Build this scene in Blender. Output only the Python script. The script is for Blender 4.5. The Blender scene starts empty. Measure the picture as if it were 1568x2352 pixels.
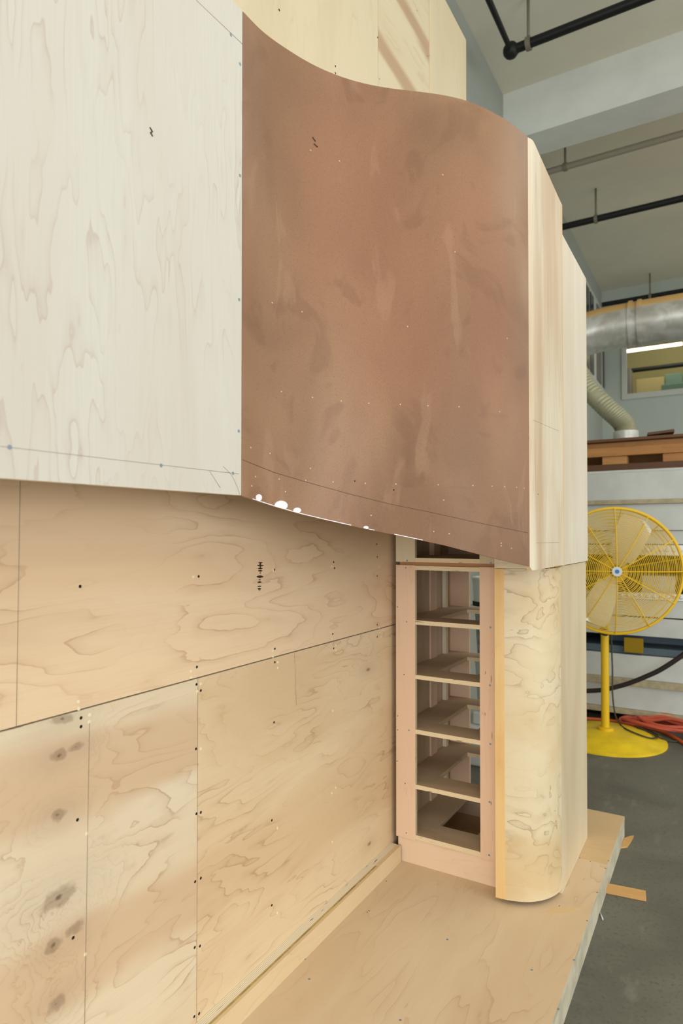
import bpy, bmesh, math, random
from mathutils import Vector, Matrix
random.seed(7)
SC = bpy.context.scene
COL = SC.collection

# ------------------------------------------------------------------ camera
F = 1468.0                       # focal length in pixels of the 1568x2352 frame
TH = math.atan(876.0/F)          # wall direction lies 30.8 degrees right of the view axis
PITCH = math.radians(0.9)
PX0, PY0 = 784.0, 1230.0 - F*math.tan(PITCH)
D = 1.325                        # camera distance from the plywood wall (wall is the plane x = 0)
EYE = Vector((D, 0.0, 1.6))
RIGHT = Vector((math.cos(TH), math.sin(TH), 0))
FW0 = Vector((-math.sin(TH), math.cos(TH), 0))
FWD = FW0*math.cos(PITCH) + Vector((0, 0, math.sin(PITCH)))
UP = -FW0*math.sin(PITCH) + Vector((0, 0, math.cos(PITCH)))
cam_d = bpy.data.cameras.new('camera'); cam = bpy.data.objects.new('camera', cam_d); COL.objects.link(cam)
m = Matrix((RIGHT, UP, -FWD)).transposed().to_4x4(); m.translation = EYE
cam.matrix_world = m
cam_d.sensor_fit = 'VERTICAL'; cam_d.sensor_height = 36.0; cam_d.lens = F/2352*36
cam_d.shift_y = (PY0-1176.0)/2352
cam_d.clip_start = 0.02; cam_d.clip_end = 100
cam_d.dof.use_dof = True; cam_d.dof.focus_distance = 2.25; cam_d.dof.aperture_fstop = 3.0
SC.camera = cam

def ray(px, py):
    return FWD + RIGHT*((px-PX0)/F) - UP*((py-PY0)/F)
def pix(px, py, axis, val):
    """point where the line of sight through a pixel meets the plane x/y/z = val"""
    r = ray(px, py); i = 'xyz'.index(axis)
    return EYE + r*((val-EYE[i])/r[i])
def proj(p):
    d = Vector(p)-EYE; z = d.dot(FWD)
    return PX0+F*d.dot(RIGHT)/z, PY0-F*d.dot(UP)/z

# ------------------------------------------------------------------ light and exposure
SC.view_settings.view_transform = 'Standard'; SC.view_settings.look = 'None'
SC.view_settings.gamma = 1.0; SC.view_settings.use_curve_mapping = False
SC.view_settings.exposure = 0.0
w = bpy.data.worlds.new('world'); SC.world = w; w.use_nodes = True
w.node_tree.nodes['Background'].inputs[0].default_value = (0.93, 0.965, 1.0, 1)
w.node_tree.nodes['Background'].inputs[1].default_value = 1.32
def area(name, loc, sx, sy, power, col, tgt=None):
    l = bpy.data.lights.new(name, 'AREA'); l.shape = 'RECTANGLE'; l.size = sx; l.size_y = sy
    l.energy = power; l.color = col
    o = bpy.data.objects.new(name, l); COL.objects.link(o); o.location = loc
    if tgt is not None:
        o.rotation_euler = (Vector(tgt)-Vector(loc)).to_track_quat('-Z', 'Y').to_euler()
    return o
LAMP = (1.0, 0.99, 0.95)
for i, (x, y, pw) in enumerate([(2.6, -2.6, 22), (2.6, 1.2, 26), (2.9, 5.0, 30), (5.4, -2.4, 22), (5.4, 1.4, 26), (5.4, 5.2, 30), (3.0, 9.2, 40), (6.0, 9.2, 40)]):
    area('ceiling_lamp', (x, y, 5.6), 0.5, 2.6, pw, LAMP)
area('soft_fill', (9.0, 0.5, 1.9), 6.0, 3.6, 200, (0.94, 0.97, 1.0), (0, 1.2, 1.9))  # added low fill from the right, lifts the wall under the overhang
area('soft_fill', (2.6, -6.2, 1.9), 6.0, 3.6, 270, (0.93, 0.965, 1.0), (1.6, 2.0, 1.9))  # added frontal fill behind the camera, for the cabinet front

# ------------------------------------------------------------------ node materials
def lin(c):
    return tuple((v/12.92 if v <= 0.04045 else ((v+0.055)/1.055)**2.4) for v in [k/255.0 for k in c]) + (1.0,)
class NT:
    def __init__(s, name):
        s.m = bpy.data.materials.new(name); s.m.use_nodes = True
        s.t = s.m.node_tree; s.t.nodes.clear()
        s.out = s.n('ShaderNodeOutputMaterial'); s.b = s.n('ShaderNodeBsdfPrincipled')
        s.l(s.b.outputs[0], s.out.inputs[0])
    def n(s, k, **kw):
        o = s.t.nodes.new(k)
        for a, v in kw.items(): setattr(o, a, v)
        return o
    def l(s, a, b): s.t.links.new(a, b)
    def put(s, sock, v):
        if hasattr(v, 'is_linked'): s.l(v, sock)
        else: sock.default_value = v
    def math(s, op, a, b=0.0, c=0.0, clamp=False):
        o = s.n('ShaderNodeMath', operation=op, use_clamp=clamp)
        for i, v in enumerate((a, b, c)): s.put(o.inputs[i], v)
        return o.outputs[0]
    def vm(s, op, a, b):
        o = s.n('ShaderNodeVectorMath', operation=op); s.put(o.inputs[0], a); s.put(o.inputs[1], b)
        return o.outputs['Value'] if op in ('LENGTH', 'DISTANCE', 'DOT_PRODUCT') else o.outputs[0]
    def noise(s, v, scale=1.0, detail=2.0, rough=0.5, dist=0.0):
        o = s.n('ShaderNodeTexNoise'); s.l(v, o.inputs['Vector'])
        o.inputs['Scale'].default_value = scale; o.inputs['Detail'].default_value = detail
        o.inputs['Roughness'].default_value = rough; o.inputs['Distortion'].default_value = dist
        return o.outputs[0]
    def ramp(s, v, a, b, smooth=True):
        o = s.n('ShaderNodeMapRange', interpolation_type='SMOOTHSTEP' if smooth else 'LINEAR')
        s.l(v, o.inputs[0]); o.inputs[1].default_value = a; o.inputs[2].default_value = b
        return o.outputs[0]
    def mix(s, f, a, b):
        o = s.n('ShaderNodeMix', data_type='RGBA')
        s.put(o.inputs[0], f); s.put(o.inputs[6], a); s.put(o.inputs[7], b)
        return o.outputs[2]
    def pos(s, per_object=True):
        p = s.n('ShaderNodeNewGeometry').outputs['Position']
        if per_object:
            r = s.n('ShaderNodeObjectInfo').outputs['Random']
            c = s.n('ShaderNodeCombineXYZ')
            for i, k in enumerate((7.3, 11.9, 17.1)): s.l(s.math('MULTIPLY', r, k), c.inputs[i])
            q = s.vm('ADD', p, c.outputs[0])
            return p, q
        return p, p
    def done(s, col, rough=0.55, spec=0.35, metal=0.0, bump=None, bstr=0.1):
        s.put(s.b.inputs['Base Color'], col); s.put(s.b.inputs['Roughness'], rough)
        s.b.inputs['Specular IOR Level'].default_value = spec; s.b.inputs['Metallic'].default_value = metal
        if bump is not None:
            o = s.n('ShaderNodeBump'); o.inputs['Strength'].default_value = bstr; o.inputs['Distance'].default_value = 0.004
            s.l(bump, o.inputs['Height']); s.l(o.outputs[0], s.b.inputs['Normal'])
        return s.m

def plain(name, c, rough=0.6, spec=0.3, metal=0.0, var=0.0, vs=20.0):
    t = NT(name)
    if var:
        p, q = t.pos(); n = t.noise(q, vs, 4.0, 0.6)
        k = tuple(v*(1-var) for v in lin(c)[:3])+(1,)
        return t.done(t.mix(t.ramp(n, 0.35, 0.65), lin(c), k), rough, spec, metal)
    return t.done(lin(c), rough, spec, metal)

def wood(name, light, dark, line, grain='y', across=5.0, along=1.0, rings=9.0, lstr=0.5, fib=0.25, patch=0.6,
         knots=(), rough=0.55, spec=0.3, band=None, seed=0.0, fixed=False):
    """plywood face veneer: stretched noise whose contour lines are the growth rings, plus fibres and tone bands"""
    t = NT(name); p, q = t.pos(not fixed)
    if seed: q = t.vm('ADD', q, (seed, seed*1.7, seed*0.6))
    sc = [across]*3; sc['xyz'.index(grain)] = along
    v = t.vm('MULTIPLY', q, tuple(sc))
    field = t.noise(v, 1.0, 3.0, 0.45, 0.25)
    kmask = None
    for (kp, ka, kr) in knots:              # kp world point, ka length along grain, kr width across
        dd = t.vm('SUBTRACT', p, tuple(kp))
        ks = [1.0/kr]*3; ks['xyz'.index(grain)] = 1.0/ka
        wob = t.noise(p, 34.0, 2.0, 0.5)
        d = t.math('ADD', t.vm('LENGTH', t.vm('MULTIPLY', dd, tuple(ks)), (0, 0, 0)), t.math('MULTIPLY_ADD', wob, 1.1, -0.55))
        core = t.math('POWER', 2.718, t.math('MULTIPLY', t.math('MULTIPLY', d, d), -0.16))
        field = t.math('MULTIPLY_ADD', core, 0.42, field)
        k1 = t.math('MULTIPLY', t.math('SUBTRACT', 1.0, t.ramp(d, 0.0, 0.45)), 0.9); k1 = t.math('MAXIMUM', k1, t.math('MULTIPLY', t.math('SUBTRACT', 1.0, t.ramp(d, 0.4, 0.95)), 0.5)); k2 = t.math('MULTIPLY', core, 0.16)
        k1 = t.math('MAXIMUM', k1, k2)
        kmask = k1 if kmask is None else t.math('MAXIMUM', kmask, k1)
    js = [34.0]*3; js['xyz'.index(grain)] = 9.0
    jag = t.noise(t.vm('MULTIPLY', q, tuple(js)), 1.0, 2.0, 0.6)
    field = t.math('MULTIPLY_ADD', jag, 0.045, field)
    fr = t.math('FRACT', t.math('MULTIPLY', field, rings))
    off = t.math('SUBTRACT', 1.0, t.ramp(fr, 0.97, 1.0))
    ln = t.math('MULTIPLY', t.math('ADD', t.math('MULTIPLY', t.ramp(fr, 0.45, 0.97), 0.35), t.math('MULTIPLY', t.ramp(fr, 0.86, 0.97), 0.65)), off)
    msk = t.ramp(t.noise(q, 3.1, 2.0), 0.40, 0.66)
    ln = t.math('MULTIPLY', ln, t.math('MULTIPLY_ADD', msk, 0.9, 0.10))
    fs = [190.0]*3; fs['xyz'.index(grain)] = 5.0
    fi = t.noise(t.vm('MULTIPLY', q, tuple(fs)), 1.0, 3.0, 0.6)
    ps = [3.4]*3; ps['xyz'.index(grain)] = 0.75
    pa = t.noise(t.vm('MULTIPLY', q, tuple(ps)), 1.0, 3.0, 0.55, 0.4)
    col = t.mix(t.math('MULTIPLY', t.ramp(pa, 0.38, 0.66), patch), lin(light), lin(dark))
    col = t.mix(t.math('MULTIPLY', t.ramp(fi, 0.4, 0.75), fib), col, lin(dark))
    col = t.mix(t.math('MULTIPLY', ln, lstr), col, lin(line))
    if band:                                # heartwood stripes: (axis, scale, lo, hi, colour, strength, slant axis, slant)
        ax, bs, lo, hi, bc, bst, ax2, sl = band
        x = t.n('ShaderNodeSeparateXYZ'); t.l(p, x.inputs[0])
        a = t.math('MULTIPLY_ADD', x.outputs['xyz'.index(ax2)], sl, x.outputs['xyz'.index(ax)])
        a = t.math('ADD', a, t.math('MULTIPLY', t.math('SUBTRACT', pa, 0.5), 0.25))
        b = t.math('MULTIPLY_ADD', t.math('SINE', t.math('MULTIPLY_ADD', a, bs, seed)), 0.5, 0.5)
        col = t.mix(t.math('MULTIPLY', t.ramp(b, lo, hi), bst), col, lin(bc))
    if kmask is not None:
        col = t.mix(kmask, col, lin((100, 72, 50)))
    return t.done(col, rough, spec)

def ply_edge(name, axis, c1=(232, 214, 176), c2=(192, 164, 120), pitch=0.0042):
    t = NT(name); p, q = t.pos(False)
    x = t.n('ShaderNodeSeparateXYZ'); t.l(p, x.inputs[0])
    a = t.math('MULTIPLY', x.outputs['xyz'.index(axis)], 2*math.pi/pitch)
    s = t.math('MULTIPLY_ADD', t.math('SINE', a), 0.5, 0.5)
    ns = [14.0]*3; ns['xyz'.index(axis)] = 160.0
    n = t.noise(t.vm('MULTIPLY', p, tuple(ns)), 1.0, 2.0)
    col = t.mix(t.math('MULTIPLY', t.ramp(s, 0.45, 0.8), 0.75), lin(c1), lin(c2))
    col = t.mix(t.ramp(n, 0.66, 0.74), col, lin((110, 82, 52)))
    return t.done(col, 0.65, 0.2)

# the pale overhead panel: bleached maple, grain upright
M_PALE = wood('pale_maple_ply', (210, 205, 191), (201, 191, 173), (174, 146, 124), 'z', 10.0, 1.8, 10.0, 0.4, 0.3, 0.5, rough=0.5)
M_PALE2 = wood('pale_poplar_ply', (220, 210, 188), (208, 192, 166), (186, 158, 122), 'z', 10.0, 0.35, 6.0, 0.3, 0.35, 0.8, rough=0.5)
M_END = wood('streaked_poplar_ply', (222, 210, 184), (196, 168, 132), (172, 136, 98), 'z', 14.0, 0.3, 6.0, 0.4, 0.4, 0.95, rough=0.5)
M_WALL = wood('maple_ply_wall', (225, 196, 158), (214, 181, 141), (166, 122, 84), 'y', 5.0, 1.1, 11.0, 0.5, 0.3, 0.75)
M_WALL2 = wood('maple_ply_wall_lower', (214, 184, 138), (198, 158, 108), (164, 118, 74), 'y', 6.0, 1.4, 8.0, 0.36, 0.28, 0.7)
M_WALLTOP = wood('birch_ply_upper_wall', (218, 203, 168), (208, 190, 152), (182, 152, 112), 'z', 5.0, 0.8, 8.0, 0.2, 0.2, 0.5)
M_BIRCHBAND = wood('birch_ply_striped', (218, 203, 168), (208, 188, 150), (170, 136, 98), 'y', 4.0, 0.8, 8.0, 0.25, 0.25, 0.5,
                   band=('z', 17.0, 0.55, 0.95, (172, 132, 96), 0.7, 'y', 0.12))
M_FLOORPLY = wood('platform_ply', (217, 194, 160), (206, 178, 142), (172, 134, 98), 'y', 5.5, 1.1, 10.0, 0.42, 0.25, 0.7, spec=0.2)
M_FLOORPLY2 = wood('platform_ply_far', (210, 180, 136), (200, 168, 124), (172, 132, 90), 'x', 5.0, 1.3, 8.0, 0.2, 0.2, 0.5, spec=0.2)
M_FRAME = wood('face_frame_maple', (228, 197, 166), (220, 184, 150), (186, 142, 106), 'z', 14.0, 1.6, 6.0, 0.3, 0.3, 0.7)
M_FRAMEH = wood('toe_kick_maple', (228, 200, 168), (220, 188, 154), (190, 150, 114), 'x', 12.0, 2.2, 7.0, 0.35, 0.25, 0.6)
M_SHELF = wood('shelf_ply', (206, 184, 152), (184, 158, 126), (150, 122, 94), 'x', 9.0, 1.4, 6.0, 0.25, 0.3, 0.9)
M_SIDE = wood('cabinet_side_ply', (204, 180, 148), (176, 146, 114), (136, 104, 76), 'z', 9.0, 1.4, 6.0, 0.35, 0.3, 0.9)
M_COL = wood('bent_maple_column', (216, 199, 163), (206, 178, 130), (128, 98, 62), 'x', 7.5, 1.3, 7.0, 0.5, 0.15, 0.85, rough=0.45, spec=0.35)
M_COLSIDE = wood('column_side_maple', (216, 199, 164), (202, 180, 144), (176, 146, 108), 'z', 9.0, 0.6, 8.0, 0.2, 0.3, 0.9, rough=0.45)
M_COLEDGE = wood('amber_maple_edge', (226, 192, 134), (214, 166, 98), (178, 128, 70), 'z', 6.0, 3.4, 6.0, 0.2, 0.25, 0.95, rough=0.42)
M_BATTEN = wood('batten_face', (222, 198, 158), (212, 184, 142), (184, 150, 108), 'y', 9.0, 1.5, 7.0, 0.3, 0.2, 0.6)
M_EDGE_X = ply_edge('ply_edge_layers_x', 'x', (242, 234, 212), (200, 176, 132), 0.006)
M_EDGE_Z = ply_edge('ply_edge_layers_z', 'z')
M_EDGE_Y = ply_edge('ply_edge_layers_y', 'y')
M_GROOVE = plain('olive_groove_wood', (206, 184, 116), 0.7, 0.2, var=0.4, vs=14)
M_RIM = plain('platform_rim_painted', (198, 190, 164), 0.7, 0.2, var=0.25, vs=9)
M_HOLE = plain('screw_hole_dark', (44, 38, 36), 0.9, 0.1)
M_FILL = plain('wood_filler_cream', (230, 212, 172), 0.8, 0.1)
M_SCREW = plain('screw_head_steel', (128, 144, 150), 0.4, 0.5, 0.3)
M_PENCIL = plain('pencil_graphite', (150, 138, 118), 0.8, 0.1)
M_PENCILD = plain('pencil_graphite_dark', (92, 70, 58), 0.8, 0.1)
M_BURN = plain('burn_mark_brown', (62, 46, 30), 0.8, 0.1)
M_GAP = plain('seam_dark', (70, 60, 46), 0.9, 0.1)
M_SPACER = wood('spacer_board', (176, 126, 82), (160, 110, 70), (130, 88, 54), 'x', 9.0, 1.5, 6.0, 0.2, 0.3, 0.6)
M_PATCH = plain('white_filler', (236, 230, 232), 0.7, 0.2)
M_WHITEMETAL = plain('white_painted_steel', (198, 200, 192), 0.45, 0.4, var=0.1, vs=4)
M_LIP = plain('dusty_lip', (178, 166, 134), 0.7, 0.2, var=0.2, vs=20)
M_DARK = plain('rack_gap_shade', (60, 54, 46), 0.9, 0.1)  # dark colour stands in for shade inside the rack
M_BLUEGREY = plain('blue_grey_steel', (84, 98, 106), 0.6, 0.3)
M_SILVER = plain('perforated_silver', (214, 216, 214), 0.35, 0.5, 0.4)
M_YELLOW = plain('fan_yellow', (226, 184, 24), 0.45, 0.4)
M_YELLOWBASE = plain('fan_base_yellow', (236, 200, 30), 0.5, 0.35, var=0.15, vs=7)
M_YELLOWBOX = plain('yellow_box', (150, 122, 22), 0.7, 0.2)
M_BLADE = plain('fan_blade_aluminium', (226, 222, 200), 0.4, 0.4, 0.15)
M_BLACK = plain('black_rubber', (30, 28, 26), 0.6, 0.3)
M_CORD = plain('dark_grey_cord', (62, 62, 48), 0.6, 0.3)
M_HOSE = plain('black_hose', (42, 34, 32), 0.55, 0.3)
M_ORANGE = plain('orange_cord', (206, 92, 34), 0.5, 0.4)
M_RED = plain('red_orange_cord', (190, 84, 58), 0.5, 0.4)
M_PIPE = plain('black_steel_pipe', (26, 26, 24), 0.5, 0.3)
M_PIPEGREY = plain('painted_grey_pipe', (146, 138, 118), 0.6, 0.3)
M_ROD = plain('hanger_rod_steel', (120, 114, 96), 0.5, 0.4)
M_PLASTIC = plain('white_plastic', (206, 208, 200), 0.45, 0.4)
M_PRINT = plain('smudged_white_label', (178, 180, 172), 0.6, 0.2, var=0.5, vs=26)
M_PALLET = wood('pallet_wood', (186, 134, 78), (160, 108, 58), (120, 78, 40), 'x', 8.0, 1.0, 8.0, 0.4, 0.4, 0.8)
M_PALLETD = wood('dark_plank', (110, 74, 48), (86, 58, 38), (60, 40, 26), 'x', 8.0, 1.0, 8.0, 0.4, 0.4, 0.8)
M_SCRAP = wood('scrap_wood', (216, 172, 110), (196, 150, 90), (150, 108, 60), 'x', 12.0, 2.0, 7.0, 0.3, 0.3, 0.7)
M_SHOPWALL = plain('shop_wall_paint', (164, 167, 156), 0.8, 0.2, var=0.06, vs=1.2)
M_FARWALL = plain('far_wall_paint', (186, 194, 182), 0.8, 0.2, var=0.05, vs=1.2)
M_CEIL = plain('ceiling_concrete', (232, 227, 206), 0.9, 0.15, var=0.07, vs=0.9)
M_BEAM = plain('beam_paint', (222, 224, 214), 0.85, 0.15, var=0.08, vs=2.0)
M_GREY = plain('grey_frame', (120, 112, 104), 0.6, 0.3)
M_WHITEFRAME = plain('white_window_frame', (196, 198, 188), 0.6, 0.3)
M_ROOMWALL = plain('far_room_wall', (150, 140, 96), 0.8, 0.2)
M_TEAL = plain('teal_box', (110, 134, 118), 0.7, 0.2)
M_TAN = plain('tan_carton', (176, 158, 108), 0.7, 0.2)

def brown_board():
    t = NT('brown_hardboard'); p, q = t.pos(False)
    fine = t.noise(p, 420.0, 2.0, 0.6)
    big = t.noise(t.vm('MULTIPLY', p, (2.2, 2.2, 1.5)), 1.0, 3.0, 0.5, 0.6)
    red = t.noise(t.vm('MULTIPLY', p, (2.6, 2.6, 0.9)), 1.0, 1.0, 0.5)
    blot = t.noise(p, 4.6, 3.0, 0.5, 1.2)
    st = t.noise(t.vm('MULTIPLY', p, (9.0, 9.0, 2.6)), 1.0, 3.0, 0.5, 0.8)
    c = t.mix(t.ramp(big, 0.3, 0.7), lin((154, 117, 84)), lin((128, 93, 65)))
    c = t.mix(t.math('MULTIPLY', t.ramp(red, 0.45, 0.7), 0.45), c, lin((156, 106, 76)))
    c = t.mix(t.math('MULTIPLY', t.ramp(blot, 0.56, 0.66), 0.26), c, lin((108, 72, 48)))
    c = t.mix(t.math('MULTIPLY', t.ramp(st, 0.6, 0.68), 0.2), c, lin((180, 142, 112)))
    c = t.mix(t.math('MULTIPLY', t.ramp(fine, 0.5, 0.72), 0.45), c, lin((92, 62, 44)))
    r = t.math('MULTIPLY_ADD', t.ramp(big, 0.3, 0.7), 0.14, 0.32)
    return t.done(c, r, 0.32)
M_BROWN = brown_board()

def concrete():
    t = NT('dark_concrete_floor'); p, q = t.pos(False)
    a = t.noise(p, 1.6, 5.0, 0.6, 0.5); b = t.noise(p, 60.0, 3.0, 0.6); c2 = t.noise(t.vm('MULTIPLY', p, (3, 1, 1)), 3.0, 4.0, 0.6)
    c = t.mix(t.ramp(a, 0.3, 0.7), lin((112, 110, 98)), lin((92, 90, 80)))
    c = t.mix(t.math('MULTIPLY', t.ramp(b, 0.5, 0.75), 0.45), c, lin((64, 62, 54)))
    c = t.mix(t.math('MULTIPLY', t.ramp(c2, 0.58, 0.72), 0.3), c, lin((146, 140, 124)))
    return t.done(c, 0.62, 0.3, bump=b, bstr=0.15)
M_CONC = concrete()
def galv():
    t = NT('galvanised_duct'); p, q = t.pos(False)
    n = t.noise(p, 7.0, 3.0, 0.5, 0.4)
    c = t.mix(t.ramp(n, 0.35, 0.65), lin((214, 212, 202)), lin((188, 184, 170)))
    x = t.n('ShaderNodeSeparateXYZ'); t.l(t.n('ShaderNodeNewGeometry').outputs['Normal'], x.inputs[0])
    d = t.ramp(x.outputs[2], 0.38, 0.6)          # sawdust settled on the upper side
    t.put(t.b.inputs['Metallic'], t.math('MULTIPLY_ADD', d, -0.3, 0.3))
    c = t.mix(d, c, lin((214, 172, 104)))
    m_ = t.m
    t.put(t.b.inputs['Base Color'], c); t.put(t.b.inputs['Roughness'], t.math('MULTIPLY_ADD', d, 0.4, 0.34))
    return m_
M_GALV = galv()
def flexduct():
    return plain('pale_flexible_duct', (176, 172, 140), 0.5, 0.4, 0.25, var=0.15, vs=10)
M_FLEX = flexduct()
def glow(name, c, s):
    t = NT(name); t.b.inputs['Emission Color'].default_value = lin(c); t.b.inputs['Emission Strength'].default_value = s
    return t.done(lin(c), 0.5)
M_TUBE = glow('lit_tube', (255, 240, 205), 6.0)
def glass(name):
    t = NT(name); t.b.inputs['Transmission Weight'].default_value = 1.0; t.b.inputs['IOR'].default_value = 1.05
    return t.done((0.93, 0.96, 0.94, 1), 0.02, 0.3)
M_GLASS = glass('window_glass')
M_PANE = plain('dark_window_pane', (60, 56, 52), 0.25, 0.5)

# ------------------------------------------------------------------ building helpers
def tag(o, label=None, cat=None, group=None, kind=None):
    if label: o['label'] = label
    if cat: o['category'] = cat
    if group: o['group'] = group
    if kind: o['kind'] = kind
    return o
def thing(name, loc, label, cat, group=None):
    o = bpy.data.objects.new(name, None); COL.objects.link(o); o.location = loc; o.empty_display_size = 0.1
    return tag(o, label, cat, group)
def wpos(o):
    v = Vector((0, 0, 0))
    while o is not None: v += o.location; o = o.parent
    return v
def mk(name, bm, mats, parent=None, loc=None, smooth=False):
    """bm is in world coordinates; loc is the object's origin (default: the parent's, or the base centre)"""
    bmesh.ops.recalc_face_normals(bm, faces=bm.faces)
    for ed in bm.edges:                       # keep arrises crisp where smooth faces meet flat ones
        if len(ed.link_faces) == 2 and ed.calc_face_angle(0.0) > 0.65: ed.smooth = False
    if not isinstance(mats, (list, tuple)): mats = [mats]
    if loc is None:
        if parent is not None: loc = wpos(parent)
        else:
            xs = [v.co for v in bm.verts]
            loc = Vector(((min(v.x for v in xs)+max(v.x for v in xs))/2, (min(v.y for v in xs)+max(v.y for v in xs))/2, min(v.z for v in xs)))
    loc = Vector(loc)
    bmesh.ops.translate(bm, verts=bm.verts, vec=-loc)
    me = bpy.data.meshes.new(name); bm.to_mesh(me); bm.free()
    for x in mats: me.materials.append(x)
    if smooth:
        for p in me.polygons: p.use_smooth = True
    o = bpy.data.objects.new(name, me); COL.objects.link(o)
    if parent is not None: o.parent = parent; o.location = loc - wpos(parent)
    else: o.location = loc
    return o
def add_box(bm, x0, x1, y0, y1, z0, z1, mi=0):
    vs = [bm.verts.new((x, y, z)) for x in (x0, x1) for y in (y0, y1) for z in (z0, z1)]
    fs = []
    for a in ((0, 1, 3, 2), (4, 6, 7, 5), (0, 4, 5, 1), (2, 3, 7, 6), (0, 2, 6, 4), (1, 5, 7, 3)):
        f = bm.faces.new([vs[i] for i in a]); f.material_index = mi; fs.append(f)
    return fs          # -x +x -y +y -z +z
def box(name, x0, x1, y0, y1, z0, z1, mat, parent=None, edge=None, edge_faces=(), bev=0.0, loc=None):
    bm = bmesh.new(); fs = add_box(bm, x0, x1, y0, y1, z0, z1)
    mats = [mat]
    if edge is not None:
        mats.append(edge)
        for k in edge_faces: fs['-x +x -y +y -z +z'.split().index(k)].material_index = 1
    if bev: bmesh.ops.bevel(bm, geom=bm.edges[:], offset=bev, segments=2, affect='EDGES', profile=0.5)
    return mk(name, bm, mats, parent, loc)
def add_tube(bm, pts, r, seg=10, closed=False, cap=True, mi=0):
    pts = [Vector(p) for p in pts]; n = len(pts); rings = []
    rr = r if isinstance(r, (list, tuple)) else [r]*n
    prev = None
    for i, p in enumerate(pts):
        a = pts[i-1] if (i > 0 or closed) else p; b = pts[(i+1) % n] if (i < n-1 or closed) else p
        t = (b-a).normalized()
        if prev is None:
            u = t.orthogonal().normalized()
        else:
            u = prev - t*prev.dot(t)
            u = u.normalized() if u.length > 1e-6 else t.orthogonal().normalized()
        prev = u; v = t.cross(u)
        rings.append([bm.verts.new(p+(u*math.cos(k*2*math.pi/seg)+v*math.sin(k*2*math.pi/seg))*rr[i]) for k in range(seg)])
    for i in range(n if closed else n-1):
        A, B = rings[i], rings[(i+1) % n]
        off = 0
        if closed and i == n-1:
            off = min(range(seg), key=lambda o: (A[0].co-B[o].co).length)
        for k in range(seg):
            f = bm.faces.new((A[k], A[(k+1) % seg], B[(k+1+off) % seg], B[(k+off) % seg])); f.smooth = True; f.material_index = mi
    if cap and not closed:
        bm.faces.new(rings[0][::-1]).material_index = mi; bm.faces.new(rings[-1]).material_index = mi
def spline(pts, n=12):
    pts = [Vector(p) for p in pts]; out = []
    P = [pts[0]*2-pts[1]]+pts+[pts[-1]*2-pts[-2]]
    for i in range(1, len(P)-2):
        for k in range(n):
            t = k/n; a, b, c, d = P[i-1], P[i], P[i+1], P[i+2]
            out.append(0.5*((2*b)+(c-a)*t+(2*a-5*b+4*c-d)*t*t+(3*b-a-3*c+d)*t**3))
    out.append(pts[-1]); return out
def tube(name, pts, r, mat, parent=None, seg=10, closed=False, loc=None):
    bm = bmesh.new(); add_tube(bm, pts, r, seg, closed); return mk(name, bm, mat, parent, loc)
def add_lathe(bm, prof, c, seg=32, axis='z', mi=0):
    rings = []
    for (r, h) in prof:
        rings.append([bm.verts.new((c[0]+r*math.cos(2*math.pi*k/seg), c[1]+r*math.sin(2*math.pi*k/seg), c[2]+h)) for k in range(seg)])
    for A, B in zip(rings, rings[1:]):
        for k in range(seg):
            f = bm.faces.new((A[k], A[(k+1) % seg], B[(k+1) % seg], B[k])); f.smooth = True; f.material_index = mi
    bm.faces.new(rings[0][::-1]); bm.faces.new(rings[-1])
def strip_mesh(bm, top, bot, thick, offset_dir=None, mi=0):
    """solid sheet between two polylines (same length), thickened along the plan normal"""
    n = len(top); nor = []
    for i in range(n):
        a = top[max(i-1, 0)]; b = top[min(i+1, n-1)]; t = (b-a); t.z = 0; t.normalize()
        nor.append(Vector((-t.y, t.x, 0)))
    T = [bm.verts.new(p) for p in top]; B = [bm.verts.new(p) for p in bot]
    T2 = [bm.verts.new(p+nor[i]*thick) for i, p in enumerate(top)]; B2 = [bm.verts.new(p+nor[i]*thick) for i, p in enumerate(bot)]
    for i in range(n-1):
        for q in ((T[i], T[i+1], B[i+1], B[i]), (T2[i+1], T2[i], B2[i], B2[i+1])):
            f = bm.faces.new(q); f.smooth = True; f.material_index = mi
        for q in ((T[i], T2[i], T2[i+1], T[i+1]), (B[i], B[i+1], B2[i+1], B2[i])):
            bm.faces.new(q).material_index = 1
    bm.faces.new((T[0], B[0], B2[0], T2[0])).material_index = 1
    bm.faces.new((T[-1], T2[-1], B2[-1], B[-1])).material_index = 1

# shared little meshes: discs that sit a hair proud of the sheet, facing +x (rotated for others)
def disc_mesh(name, r, mat, h=0.0007, seg=12):
    bm = bmesh.new()
    A = [bm.verts.new((0, r*math.cos(2*math.pi*k/seg), r*math.sin(2*math.pi*k/seg))) for k in range(seg)]
    B = [bm.verts.new((h, 0.85*r*math.cos(2*math.pi*k/seg), 0.85*r*math.sin(2*math.pi*k/seg))) for k in range(seg)]
    for k in range(seg): bm.faces.new((A[k], A[(k+1) % seg], B[(k+1) % seg], B[k]))
    bm.faces.new(B)
    bmesh.ops.recalc_face_normals(bm, faces=bm.faces)
    me = bpy.data.meshes.new(name); bm.to_mesh(me); bm.free(); me.materials.append(mat); return me
D_HOLE = disc_mesh('screw_hole', 0.0042, M_HOLE); D_FILL = disc_mesh('filled_hole', 0.0046, M_FILL)
D_SCREW = disc_mesh('screw', 0.0045, M_SCREW); D_PIN = disc_mesh('nail_hole', 0.0023, plain('nail_plug_tan', (208, 180, 150), 0.8, 0.1)); D_SPOT = disc_mesh('nail_hole', 0.0024, M_HOLE)
def dot(name, me, p, parent, n=(1, 0, 0)):
    o = bpy.data.objects.new(name, me); COL.objects.link(o); o.parent = parent
    o.location = Vector(p)-wpos(parent)
    o.rotation_euler = Vector((1, 0, 0)).rotation_difference(Vector(n)).to_euler()
    return o
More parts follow.
